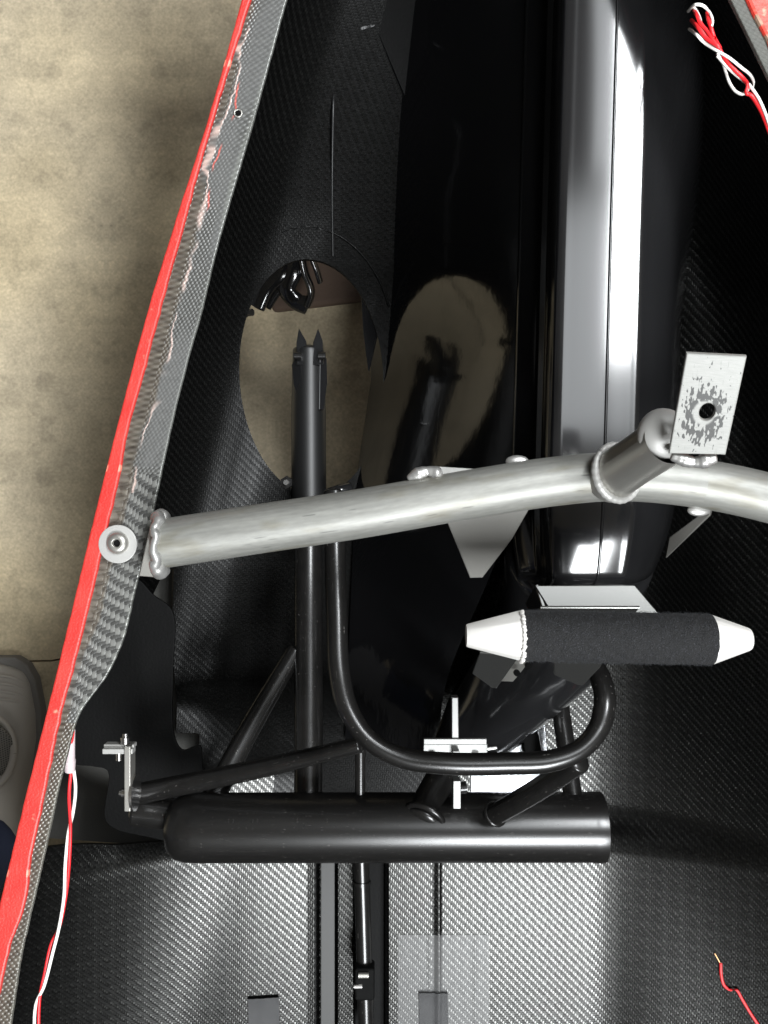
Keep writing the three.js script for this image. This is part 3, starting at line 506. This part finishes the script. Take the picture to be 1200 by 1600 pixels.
// ------------------------------------------------------------------ padded roller
{
  const t = thing('padded_roller', 'black fuzzy roller with white cone ends resting across the tunnel end', 'roller');
  const d = 0.50, L = P(812, 993, d), R = P(1110, 999, d), r = 0.0142;
  const cyg = new THREE.CylinderGeometry(r, r, L.distanceTo(R), 64, 80, true);
  { const p = cyg.attributes.position; for (let i = 0; i < p.count; i++) { const a = Math.atan2(p.getZ(i), p.getX(i)), y = p.getY(i); const k = r + 0.0005 * N3(Math.cos(a) * 3, y * 260, Math.sin(a) * 3) + 0.00035 * N3(Math.cos(a) * 12, y * 900, Math.sin(a) * 12); p.setXYZ(i, Math.cos(a) * k, y, Math.sin(a) * k); } cyg.computeVertexNormals(); }
  mesh('fuzzy_sleeve', orient(cyg, L, R), M.velcro, t);
  const hair = new THREE.CylinderGeometry(0.00004, 0.00008, 0.0016, 3); const hairs = [];
  for (let i = 0; i < 7000; i++) { const u = rnd(), a = rnd() * 2 * Math.PI; if (N3(u * 40, Math.cos(a) * 4, Math.sin(a) * 4) < -0.05 && rnd() < 0.8) continue; const h = hair.clone(); h.rotateX(rr(-1.1, 1.1)); h.rotateZ(rr(-1.1, 1.1)); h.translate(0, r + 0.0004, 0); h.rotateX(a); const c = L.clone().lerp(R, u); h.translate(c.x, c.y, c.z); hairs.push(h); }
  mesh('lint', hairs, new THREE.MeshStandardMaterial({ color: new THREE.Color().setRGB(0.03, 0.032, 0.036), roughness: 0.75 }), t, { kind: 'stuff' });
  for (const [s, c, len] of [[-1, L, 0.0302], [1, R, 0.0222]]) {
    const g = new THREE.LatheGeometry([[0, -0.004], [0.0132, -0.004], [0.0136, -0.003], [0.0140, 0.0], [0.0138, 0.001], [0.0066, len - 0.001], [0.0060, len], [0, len]].map(([x, y]) => new THREE.Vector2(x, y)), 48);
    g.computeVertexNormals(); g.rotateZ(-s * Math.PI / 2); g.translate(c.x, c.y, c.z);
    mesh('cone_cap', toCreasedNormals(g, 0.5), M.whitePlastic, t);
  }
  // torn strip of backing at the left end of the sleeve
  const cr = []; for (let i = 0; i <= 24; i++) { const a = lerp(-1.3, 1.5, i / 24); cr.push(V(L.x + 0.0006 + 0.0012 * N3(i * 0.7, 1, 1), L.y + (r + 0.0003) * Math.cos(a), L.z + (r + 0.0003) * Math.sin(a))); }
  mesh('backing_edge', tube(cr, 0.0011, { seg: 60, rad: 6, ripple: 0.3 }), M.whitePlastic, t);
  const dk = M.darkSheet;
  const b = thing('roller_bracket', 'folded dark sheet metal bracket under the fuzzy roller', 'bracket');
  mesh('top_flange', slab([P(836, 915, 0.5486), P(992, 914, 0.5486), P(1032, 962, 0.5461), P(862, 958, 0.5461)], 0.0025), dk, b);
  mesh('side_flange', slab([P(836, 915, 0.551), P(862, 958, 0.547), P(832, 962, 0.60), P(830, 940, 0.62)], 0.0025), dk, b);
  mesh('lower_leg', slab([P(750, 1020, 0.57), P(812, 1022, 0.57), P(776, 1076, 0.60), P(768, 1074, 0.60), P(738, 1050, 0.59)], 0.0025), dk, b);
  mesh('lower_leg', slab([P(866, 1020, 0.57), P(950, 1022, 0.57), P(938, 1042, 0.585), P(912, 1074, 0.60), P(902, 1072, 0.60), P(866, 1056, 0.59)], 0.0025), dk, b);
  mesh('support_post', cyl(P(872, 985, 0.76), P(890, 988, 0.556), 0.012), dk, b);
  mesh('web', slab([P(845, 950, 0.54), P(1000, 950, 0.54), P(930, 1030, 0.58), P(800, 1030, 0.58)], 0.002), dk, b);
}

// ------------------------------------------------------------------ black tubular frame
{
  const t = thing('tubular_frame', 'welded black tubular frame with a thick cross tube at the bottom of the cockpit', 'frame');
  const A = P(272, 1293, 0.80), B = P(942, 1292, 0.80), r = 0.0302, len = A.distanceTo(B);
  const lath = new THREE.LatheGeometry([[0, -len / 2 - 0.008], [r * 0.4, -len / 2 - 0.007], [r * 0.7, -len / 2 - 0.004], [r * 0.9, -len / 2 + 0.003], [r * 0.985, -len / 2 + 0.012], [r, -len / 2 + 0.022], [r, -len / 2 + 0.03], [r, 0], [r, len / 2 - 0.012], [r + 0.0004, len / 2 - 0.011], [r + 0.0004, len / 2 - 0.0008], [r - 0.0006, len / 2], [r - 0.003, len / 2], [r - 0.003, len / 2 - 0.06], [0, len / 2 - 0.06]].map(([x, y]) => new THREE.Vector2(x, y)), 64);
  mesh('cross_tube', orient(lath, A, B), M.blackPaint, t);
  const T = (name, q, rad, o) => mesh(name, tube(q.map((p) => P(...p)), rad, o), M.blackPaint, t);
  const st = T('upright', [[482, 836, 0.872], [482, 900, 0.865], [482, 1100, 0.845], [482, 1262, 0.825]], 0.0137);
  T('loop', [[522, 770, 0.70], [523, 860, 0.69], [526, 960, 0.68], [530, 1050, 0.672], [545, 1110, 0.668], [580, 1158, 0.664], [630, 1184, 0.662], [700, 1193, 0.66], [790, 1193, 0.66], [860, 1189, 0.66], [905, 1172, 0.662], [935, 1138, 0.666], [945, 1095, 0.672], [936, 1055, 0.69], [905, 1020, 0.73]], 0.0083, { seg: 160, rad: 24 });
  T('brace', [[872, 1080, 0.86], [884, 1165, 0.83], [897, 1258, 0.80]], 0.0086);
  T('brace', [[905, 1190, 0.67], [840, 1234, 0.71], [768, 1276, 0.755]], 0.0088);
  T('stub', [[700, 1195, 0.82], [676, 1245, 0.80], [660, 1282, 0.785]], [0.0135, 0.0155, 0.017]);
  T('side_arm', [[562, 1164, 0.74], [400, 1202, 0.77], [218, 1240, 0.80]], [0.0068, 0.0085, 0.0095]);
  T('brace', [[462, 1016, 0.855], [395, 1130, 0.84], [332, 1248, 0.82]], [0.0085, 0.010, 0.011]);
  T('side_tube', [[212, 1266, 0.81], [250, 1270, 0.81], [292, 1276, 0.81]], 0.0145);
  T('thin_rod', [[563, 1150, 0.80], [563, 1250, 0.80]], 0.005);
  const ringAt = (a, b, rr2, tr) => { const d = b.clone().sub(a).normalize(); const g = new THREE.TorusGeometry(rr2, tr, 10, 40); g.applyQuaternion(new THREE.Quaternion().setFromUnitVectors(V(0, 0, 1), d)); g.translate(a.x, a.y, a.z); return g; };
  mesh('weld_ring', ringAt(P(664, 1276, 0.783), P(700, 1195, 0.82), 0.0172, 0.0028), M.blackPaint, t);
  mesh('weld_ring', ringAt(P(774, 1272, 0.753), P(905, 1190, 0.67), 0.0092, 0.002), M.blackPaint, t);
  mesh('weld_ring', ringAt(P(286, 1275, 0.81), P(212, 1266, 0.81), 0.0148, 0.0028), M.blackPaint, t);
  mesh('weld_ring', ringAt(P(897, 1254, 0.802), P(872, 1080, 0.86), 0.0092, 0.0016), M.blackPaint, t);
}
// strut head seen through the wheel hole
{
  const t = thing('forked_strut', 'black strut with a two pronged fork top standing in the round hole', 'strut');
  mesh('strut_tube', tube([P(482, 548, 0.965), P(482, 650, 0.965), P(483, 836, 0.955)], [0.0172, 0.0190, 0.0188], { seg: 30, rad: 28 }), M.strut, t);
  for (const [x, k] of [[471, -1], [497, 1]]) {
    mesh('prong', slab([P(x - 8, 570, 0.948), P(x - 8, 535, 0.950), P(x - 2 + k * 2, 513, 0.952), P(x + 7, 532, 0.950), P(x + 9, 570, 0.948)], 0.009), M.gloss, t);
    const c = P(x + k * 6, 556, 0.946); mesh('bolt', cyl(c.clone().add(V(-0.004 * k, 0, 0)), c.clone().add(V(0.004 * k, 0, 0)), 0.004), M.blackPaint, t);
  }
  mesh('side_fin', slab([P(458, 600, 0.953), P(455, 570, 0.953), P(462, 556, 0.950), P(470, 556, 0.948), P(470, 640, 0.948)], 0.005), M.gloss, t);
  mesh('side_fin', slab([P(500, 556, 0.948), P(510, 560, 0.953), P(511, 600, 0.953), P(506, 640, 0.950), P(498, 640, 0.948)], 0.005), M.gloss, t);
  const f = tube([P(512, 775, 0.93), P(530, 768, 0.93), P(546, 764, 0.935)], 0.0075, { seg: 16, rad: 12 }); mesh('foot', f, M.gloss, t);
  const s = thing('hole_stud', 'short black stud sticking out at the left edge of the round hole', 'stud');
  mesh('stud', cyl(P(374, 490, 0.935), P(394, 488, 0.925), 0.0038), M.blackPaint, s); mesh('nut', orient(new THREE.CylinderGeometry(0.006, 0.006, 0.006, 6), P(374, 490, 0.935), P(384, 489, 0.93)), M.blackPaint, s);
  const n = thing('hull_nut', 'small dark nut on the carbon hull left of the strut foot', 'nut');
  const c = P(448, 754, 0.955); mesh('nut', new THREE.CylinderGeometry(0.007, 0.0075, 0.006, 6).translate(c.x, c.y, c.z), M.blackPaint, n); mesh('bolt_end', new THREE.CylinderGeometry(0.0028, 0.0028, 0.006, 16).translate(c.x, c.y + 0.005, c.z), M.steel, n);
}
// push rod in the floor channel
{
  const t = thing('push_rod', 'thin black rod with a clamp running down the floor channel', 'rod');
  mesh('rod', tube([P(563, 1300, 0.95), P(568, 1460, 0.95), P(573, 1640, 0.95)], 0.0085, { seg: 30, rad: 24 }), M.blackPaint, t);
  mesh('collar', cyl(P(565, 1376, 0.95), P(565, 1381, 0.95), 0.0098), M.blackPaint, t);
  const c = P(570, 1531, 0.945); mesh('clamp', box(c, 0.021, 0.022, 0.034, 0.003), M.blackMatte, t);
  mesh('clamp_bolt', cyl(P(553, 1541, 0.935), P(566, 1541, 0.935), 0.003), M.steel, t);
  mesh('clamp_bolt', cyl(P(560, 1524, 0.932), P(576, 1524, 0.932), 0.0028), M.aluDark, t);
}
// silver joint by the tunnel tail, and the polished plate behind it
{
  const t = thing('silver_joint', 'small bright silver cross shaped joint at the end of the tunnel tail', 'joint');
  const c = P(711, 1169, 0.78); mesh('cross_piece', [box(c, 0.056, 0.010, 0.0095), box(P(711, 1158, 0.775), 0.055, 0.004, 0.005)], M.joint, t);
  mesh('upper_web', slab([P(706, 1090, 0.775), P(716, 1090, 0.775), P(717, 1160, 0.775), P(706, 1160, 0.775)], 0.012), M.joint, t);
  mesh('lower_tab', box(P(713, 1238, 0.765), 0.0066, 0.014, 0.024), M.joint, t);
  mesh('centre_tab', box(P(712, 1182, 0.772), 0.006, 0.010, 0.012), M.joint, t);
  mesh('pin', cyl(P(758, 1170, 0.778), P(776, 1168, 0.778), 0.0022), M.steel, t);
  mesh('bolt', cyl(P(716, 1231, 0.765), P(729, 1230, 0.765), 0.0052), M.blackPaint, t);
  for (const x of [676, 744]) mesh('screw', cyl(P(x, 1178, 0.772), P(x, 1183, 0.772), 0.003), M.steel, t);
  const p = thing('polished_plate', 'polished bare metal plate shining between the black braces', 'plate');
  const pm = new THREE.MeshPhysicalMaterial({ color: new THREE.Color().setRGB(0.80, 0.82, 0.85), roughness: 0.22, metalness: 1, bumpMap: grab(smudge, 8, 8), bumpScale: 0.0006 });
  mesh('sheet', slab([P(735, 1246, 0.87), P(860, 1250, 0.87), P(850, 1110, 0.90), P(800, 1100, 0.90), P(735, 1170, 0.89)], 0.002), pm, p);
  mesh('dark_strip', slab([P(808, 1098, 0.885), P(832, 1098, 0.885), P(848, 1182, 0.87), P(822, 1182, 0.87)], 0.004), M.blackMatte, p);
}
// angle bracket at the left wheel arch
{
  const t = thing('angle_bracket', 'small bright right angle bracket with bolts beside the left wires', 'bracket');
  const d = 0.77;
  mesh('flat_leg', [box(P(186, 1172, d), 0.026, 0.010, 0.0045), box(P(188, 1164, d + 0.004), 0.026, 0.010, 0.0035)], M.alu, t);
  mesh('long_leg', box(P(203, 1213, d), 0.0052, 0.016, 0.056), M.aluDark, t);
  mesh('disc', cyl(P(209, 1238, d + 0.005), P(213, 1238, d + 0.005), 0.016), M.steel, t);
  mesh('bolt', [cyl(P(196, 1162, d - 0.002), P(196, 1152, d - 0.002), 0.0042, 0.0042, 6), cyl(P(196, 1154, d - 0.002), P(196, 1146, d - 0.002), 0.0024)], M.steel, t);
  mesh('bolt', cyl(P(186, 1176, d + 0.002), P(186, 1188, d + 0.002), 0.0026), M.steel, t);
  mesh('bolt', [cyl(P(187, 1239, d + 0.004), P(192, 1239, d + 0.004), 0.0026), cyl(P(191, 1239, d + 0.004), P(199, 1239, d + 0.004), 0.0044, 0.0044, 6)], M.steel, t);
}

// ------------------------------------------------------------------ wires
{
  const wt = (q, r, m, n, p) => mesh(n, tube(q.map((a) => P(...a)), r, { seg: 180, rad: 10 }), m, p);
  const t = thing('wire_pair', 'twisted red and white wire pair hanging from the left rim', 'wire');
  wt([[112, 1195, 0.585], [108, 1240, 0.59], [110, 1290, 0.60], [108, 1350, 0.605], [102, 1405, 0.61], [92, 1450, 0.612], [80, 1475, 0.612], [70, 1520, 0.612], [62, 1560, 0.612], [60, 1630, 0.612]], 0.0011, M.wireRed, 'red_wire', t);
  wt([[114, 1195, 0.585], [118, 1230, 0.59], [114, 1270, 0.598], [107, 1300, 0.604], [102, 1350, 0.604], [100, 1400, 0.606], [92, 1450, 0.608], [82, 1490, 0.608], [69, 1540, 0.610], [56, 1570, 0.614], [53, 1630, 0.614]], 0.0011, M.wireWhite, 'white_wire', t);
  mesh('shrink_sleeve', [tube([P(114, 1140, 0.575), P(111, 1165, 0.578), P(109, 1190, 0.583)], [0.0015, 0.0026, 0.0034], { seg: 20, rad: 14 }), tube([P(109, 1188, 0.583), P(109, 1204, 0.585)], [0.0039, 0.0034], { seg: 8, rad: 14 })], M.sleeve, t);
  wt([[113, 1128, 0.57], [113, 1145, 0.573], [111, 1160, 0.576]], 0.0014, M.wireRed, 'red_tail', t);
  const c = thing('wire_coil', 'looped red and white wires tied in a knot at the top right corner', 'wire');
  const s = (q) => q.map(([x, y, d]) => [1000 + x * 0.175, y * 0.175, d]);
  const dd = 0.562;
  wt(s([[430, 100, dd + 0.02], [505, 40, dd], [560, 50, dd], [620, 110, dd], [648, 190, dd], [635, 250, dd], [620, 320, dd + 0.004], [560, 260, dd + 0.006], [530, 150, dd + 0.006], [480, 60, dd + 0.01]]), 0.00095, M.wireWhite, 'white_wire', c);
  wt(s([[440, 260, dd + 0.02], [515, 320, dd], [580, 385, dd], [700, 460, dd - 0.003], [800, 520, dd - 0.004], [900, 600, dd - 0.002], [985, 670, dd], [1015, 740, dd], [1000, 790, dd + 0.002], [960, 750, dd + 0.004], [870, 680, dd + 0.004], [770, 590, dd + 0.004], [690, 500, dd + 0.004]]), 0.00095, M.wireWhite, 'white_wire', c);
  wt(s([[690, 480, dd + 0.006], [740, 560, dd + 0.006], [765, 640, dd + 0.006], [800, 740, dd + 0.004], [860, 820, dd + 0.002], [920, 840, dd], [960, 810, dd - 0.001], [965, 750, dd - 0.001], [1000, 790, dd - 0.003], [1060, 880, dd - 0.004], [1110, 990, dd - 0.004], [1150, 1100, dd - 0.004], [1180, 1200, dd]]), 0.00095, M.wireWhite, 'white_wire', c);
  wt(s([[470, 60, dd + 0.02], [510, 140, dd + 0.004], [545, 215, dd + 0.003], [600, 280, dd + 0.002], [640, 350, dd], [700, 420, dd - 0.001], [760, 530, dd - 0.001], [850, 630, dd], [920, 700, dd], [960, 760, dd - 0.003], [950, 830, dd - 0.003], [990, 850, dd - 0.002], [1060, 950, dd - 0.002], [1120, 1080, dd - 0.002], [1165, 1200, dd]]), 0.00125, M.wireRed, 'red_wire', c);
  wt(s([[460, 180, dd + 0.02], [520, 250, dd], [600, 350, dd - 0.002], [690, 410, dd - 0.004], [720, 440, dd - 0.003], [660, 330, dd], [635, 250, dd], [610, 170, dd + 0.002], [600, 110, dd + 0.004]]), 0.00125, M.wireRed, 'red_wire', c);
  const l = thing('loose_wire', 'single loose red wire with a bare copper tip at the lower right', 'wire');
  const dl = 0.93;
  const hp = (x, y) => { let d = 0.93; for (let k = 0; k < 14; k++) { const p = P(x, y, d); d = lerp(d, CAM_Y - hullY(p.x, p.z) - 0.003, 0.6); } return [x, y, d]; };
  wt([[1126, 1505], [1127, 1525], [1132, 1540], [1142, 1547], [1150, 1546], [1160, 1562], [1172, 1582], [1192, 1612]].map((q) => hp(...q)), 0.00155, M.wireRed, 'red_wire', l);
  wt([[1117, 1490], [1121, 1497], [1126, 1506]].map((q) => hp(...q)), 0.0006, M.copper, 'copper_tip', l);
}
// ------------------------------------------------------------------ tapes on the floor of the hull
{
  const dF = 0.974;
  const film = thing('clear_tape', 'wide strip of clear tape stuck on the carbon floor right of the rod', 'tape');
  const g = new THREE.PlaneGeometry(1, 1, 140, 70); const a = P(622, 1460, dF - 0.001), b = P(764, 1640, dF - 0.001); const p = g.attributes.position, uv = g.attributes.uv;
  for (let i = 0; i < p.count; i++) { const x = lerp(a.x, b.x, p.getX(i) + 0.5), z = lerp(a.z, b.z, 0.5 - p.getY(i)); p.setXYZ(i, x, hullY(x, z) + 0.0012 + 0.0004 * (1 + fbm(x * 120, z * 40, 1, 3)) + [0.0505, 0.0645, 0.1].reduce((q, c, k) => q + (0.0006 + 0.0005 * N3(z * 90, k, 2)) * Math.exp(-Math.pow((x - c - 0.001 * N3(z * 40, k, 5)) / 0.0022, 2)), 0), z); uv.setXY(i, x, z); }
  g.computeVertexNormals(); mesh('film', g, M.film, film);
  for (const [x0, x1, y0, lab] of [[391, 438, 1552, 'small black tape square on the floor left of the rod'], [655, 700, 1548, 'small black tape square over the clear tape right of the rod']]) {
    const t = thing('black_tape', lab, 'tape'); const q0 = P(x0, y0, dF), q1 = P(x1, 1650, dF), tg = new THREE.BoxGeometry(1, 1, 1, 16, 1, 16), tp = tg.attributes.position;
    for (let i = 0; i < tp.count; i++) { const fx = tp.getX(i) + 0.5, fz = tp.getZ(i) + 0.5, x = lerp(q0.x, q1.x, fx) + 0.0012 * (fz - 0.5), z = lerp(q0.z, q1.z, fz) + 0.0008 * N3(fx * 9, 1, x0); tp.setXYZ(i, x, hullY(x, z) + 0.0022 + 0.0005 * N3(fx * 3, fz * 4, x0) + (tp.getY(i) > 0 ? 0.0009 : -0.0004) + 0.0012 * Math.pow(1 - fz, 8), z); }
    tg.computeVertexNormals(); mesh('strip', tg, M.tapeBlack, t);
  }
}
// ------------------------------------------------------------------ the photographer's foot
{
  const t = thing('person', 'person standing left of the vehicle in a grey mesh shoe and navy trousers', 'person');
  const shoeM = new THREE.MeshStandardMaterial({ color: new THREE.Color().setRGB(0.36, 0.33, 0.29), roughness: 0.8, bumpMap: grab(grain, 30, 30), bumpScale: 0.0006 });
  const cx = -0.552, z0 = 0.218, L = 0.285; // toe at z0
  const half = [[0, 0.018], [0.03, 0.032], [0.1, 0.043], [0.25, 0.051], [0.38, 0.052], [0.55, 0.045], [0.75, 0.039], [0.92, 0.036], [1, 0.02]];
  const ht = [[0, 0.03], [0.1, 0.045], [0.3, 0.065], [0.5, 0.085], [0.65, 0.10], [1, 0.10]];
  const loft = (w, y0, y1, n = 48) => { const pos = [], idx = [], uv = []; const K = 24; for (let i = 0; i <= n; i++) { const s = i / n, hw = interp(half, s) * w * Math.min(1, Math.sqrt(1 - Math.pow(1 - clamp(s / 0.06), 2)) + 0.02), H = y1 === null ? interp(ht, s) : y1; for (let j = 0; j <= K; j++) { const a = j / K * Math.PI; const ca = Math.cos(a), sa = Math.sin(a); const x = cx + hw * Math.sign(ca) * Math.pow(Math.abs(ca), 0.8), y = y0 + (H - y0) * Math.pow(sa, 0.75); pos.push(x, y, z0 + s * L); uv.push(j / K * 0.12, s * L); } } for (let i = 0; i < n; i++) for (let j = 0; j < K; j++) { const q = i * (K + 1) + j, b = q + K + 1; idx.push(q, q + 1, b, b, q + 1, b + 1); } const g = new THREE.BufferGeometry(); g.setAttribute('position', new THREE.Float32BufferAttribute(pos, 3)); g.setAttribute('uv', new THREE.Float32BufferAttribute(uv, 2)); g.setIndex(idx); g.computeVertexNormals(); return g; };
  const up = mesh('shoe', loft(1, 0.02, null), shoeM, t);
  const sole = []; for (let i = 0; i <= 60; i++) { const s = i / 60, w = interp(half, s) * 1.08; sole.push(new THREE.Vector2(cx + w, -(z0 - 0.006 + s * (L + 0.01)))); } for (let i = 60; i >= 0; i--) { const s = i / 60, w = interp(half, s) * 1.08; sole.push(new THREE.Vector2(cx - w, -(z0 - 0.006 + s * (L + 0.01)))); }
  const sg = new THREE.ExtrudeGeometry(new THREE.Shape(sole), { depth: 0.018, bevelEnabled: true, bevelSize: 0.003, bevelThickness: 0.003, bevelSegments: 3 }).rotateX(-Math.PI / 2).translate(0, 0.0035, 0);
  mesh('sole', sg, new THREE.MeshStandardMaterial({ color: new THREE.Color().setRGB(0.17, 0.16, 0.145), roughness: 0.85 }), up);
  for (let k = 0; k < 4; k++) { const q = []; for (let i = 0; i <= 16; i++) { const a = lerp(0.3, 2.84, i / 16), s = 0.05 + 0.035 * k; const hw = interp(half, s + 0.04) * 0.95; q.push(V(cx + hw * Math.cos(a), 0.021 + (interp(ht, s) - 0.02) * Math.pow(Math.sin(a), 0.75) + 0.001, z0 + L * (s + 0.035 * (1 - Math.sin(a)) * 2))); } mesh('toe_rib', tube(q, 0.0025, { seg: 40, rad: 8 }), shoeM, up); }
  // mesh panel and strap on the instep
  const ov = (sc, y) => { const s = new THREE.Shape(); s.absellipse(0, 0, 0.040 * sc, 0.048 * sc, 0, Math.PI * 2); const g = new THREE.ExtrudeGeometry(s, { depth: 0.003, bevelEnabled: true, bevelSize: 0.0015, bevelThickness: 0.0015, bevelSegments: 2, curveSegments: 30 }); g.rotateX(-Math.PI / 2 + 0.22); g.translate(cx + 0.006, y, 0.33); return g; };
  const meshT = tex(64, 64, (u, v) => { const a = Math.hypot(((u * 2) % 1) - 0.5, ((v * 2 + (Math.floor(u * 2) % 2) * 0.5) % 1) - 0.5); const l = a < 0.3 ? 0.16 : 0.42; return [l, l * 0.97, l * 0.9]; }, { srgb: true, rx: 150, ry: 150 });
  const mm = new THREE.MeshStandardMaterial({ map: meshT, roughness: 0.85 });
  mesh('mesh_panel', ov(1, 0.083), mm, up);
  mesh('panel_rim', tube((() => { const q = []; for (let i = 0; i <= 30; i++) { const a = i / 30 * Math.PI * 2; q.push(V(cx + 0.006 + 0.040 * Math.cos(a), 0.088 + 0.22 * 0.048 * Math.sin(a), 0.33 + 0.048 * Math.sin(a))); } return q; })(), 0.005, { seg: 80, rad: 10, cap: false }), shoeM, up);
  mesh('strap', tube([V(cx + 0.0, 0.078, 0.285), V(cx, 0.096, 0.33), V(cx + 0.001, 0.112, 0.378)], 0.0075, { seg: 30, rad: 14, flat: 1 }), shoeM, up);
  const jean = new THREE.MeshStandardMaterial({ color: new THREE.Color().setRGB(0.02, 0.028, 0.06), roughness: 0.9, bumpMap: grab(grain, 40, 40), bumpScale: 0.0006 });
  mesh('trouser_leg', tube([V(-0.562, 0.085, 0.475), V(-0.575, 0.25, 0.485), V(-0.61, 0.48, 0.48), V(-0.66, 0.70, 0.53), V(-0.70, 0.88, 0.58)], [0.068, 0.066, 0.075, 0.09, 0.10], { seg: 50, rad: 28, ripple: 0.012 }), jean, t);
}
// objects lying on the floor under the round hole
{
  const b = thing('brown_board', 'dark brown board lying on the floor at the far edge of the round hole', 'board');
  mesh('board', box(V(0, 0, 0), 0.16, 0.02, 0.10, 0.008).rotateY(0.12).translate(...P(505, 425, 1.285).toArray()), new THREE.MeshStandardMaterial({ color: new THREE.Color().setRGB(0.10, 0.065, 0.045), roughness: 0.6, bumpMap: grab(brushed, 8, 8), bumpScale: 0.0008 }), b);
  const t = thing('black_strap', 'crumpled glossy black plastic strap at the far edge of the round hole', 'strap');
  const T = (q, r) => mesh('fold', tube(q.map((a) => P(...a)), r, { seg: 40, rad: 12, flat: 2.2 }), M.gloss, t);
  T([[402, 480, 1.20], [416, 450, 1.19], [440, 425, 1.18], [452, 395, 1.18]], 0.005); T([[415, 478, 1.21], [432, 452, 1.2], [452, 425, 1.19], [462, 395, 1.19]], 0.004);
  T([[455, 395, 1.18], [458, 420, 1.18], [448, 450, 1.19], [462, 470, 1.2], [480, 478, 1.2]], 0.006); T([[470, 395, 1.17], [476, 425, 1.18], [486, 455, 1.19], [480, 476, 1.2]], 0.0055); T([[484, 395, 1.17], [494, 420, 1.18], [500, 440, 1.19]], 0.004);
}
renderer.render(scene, camera);
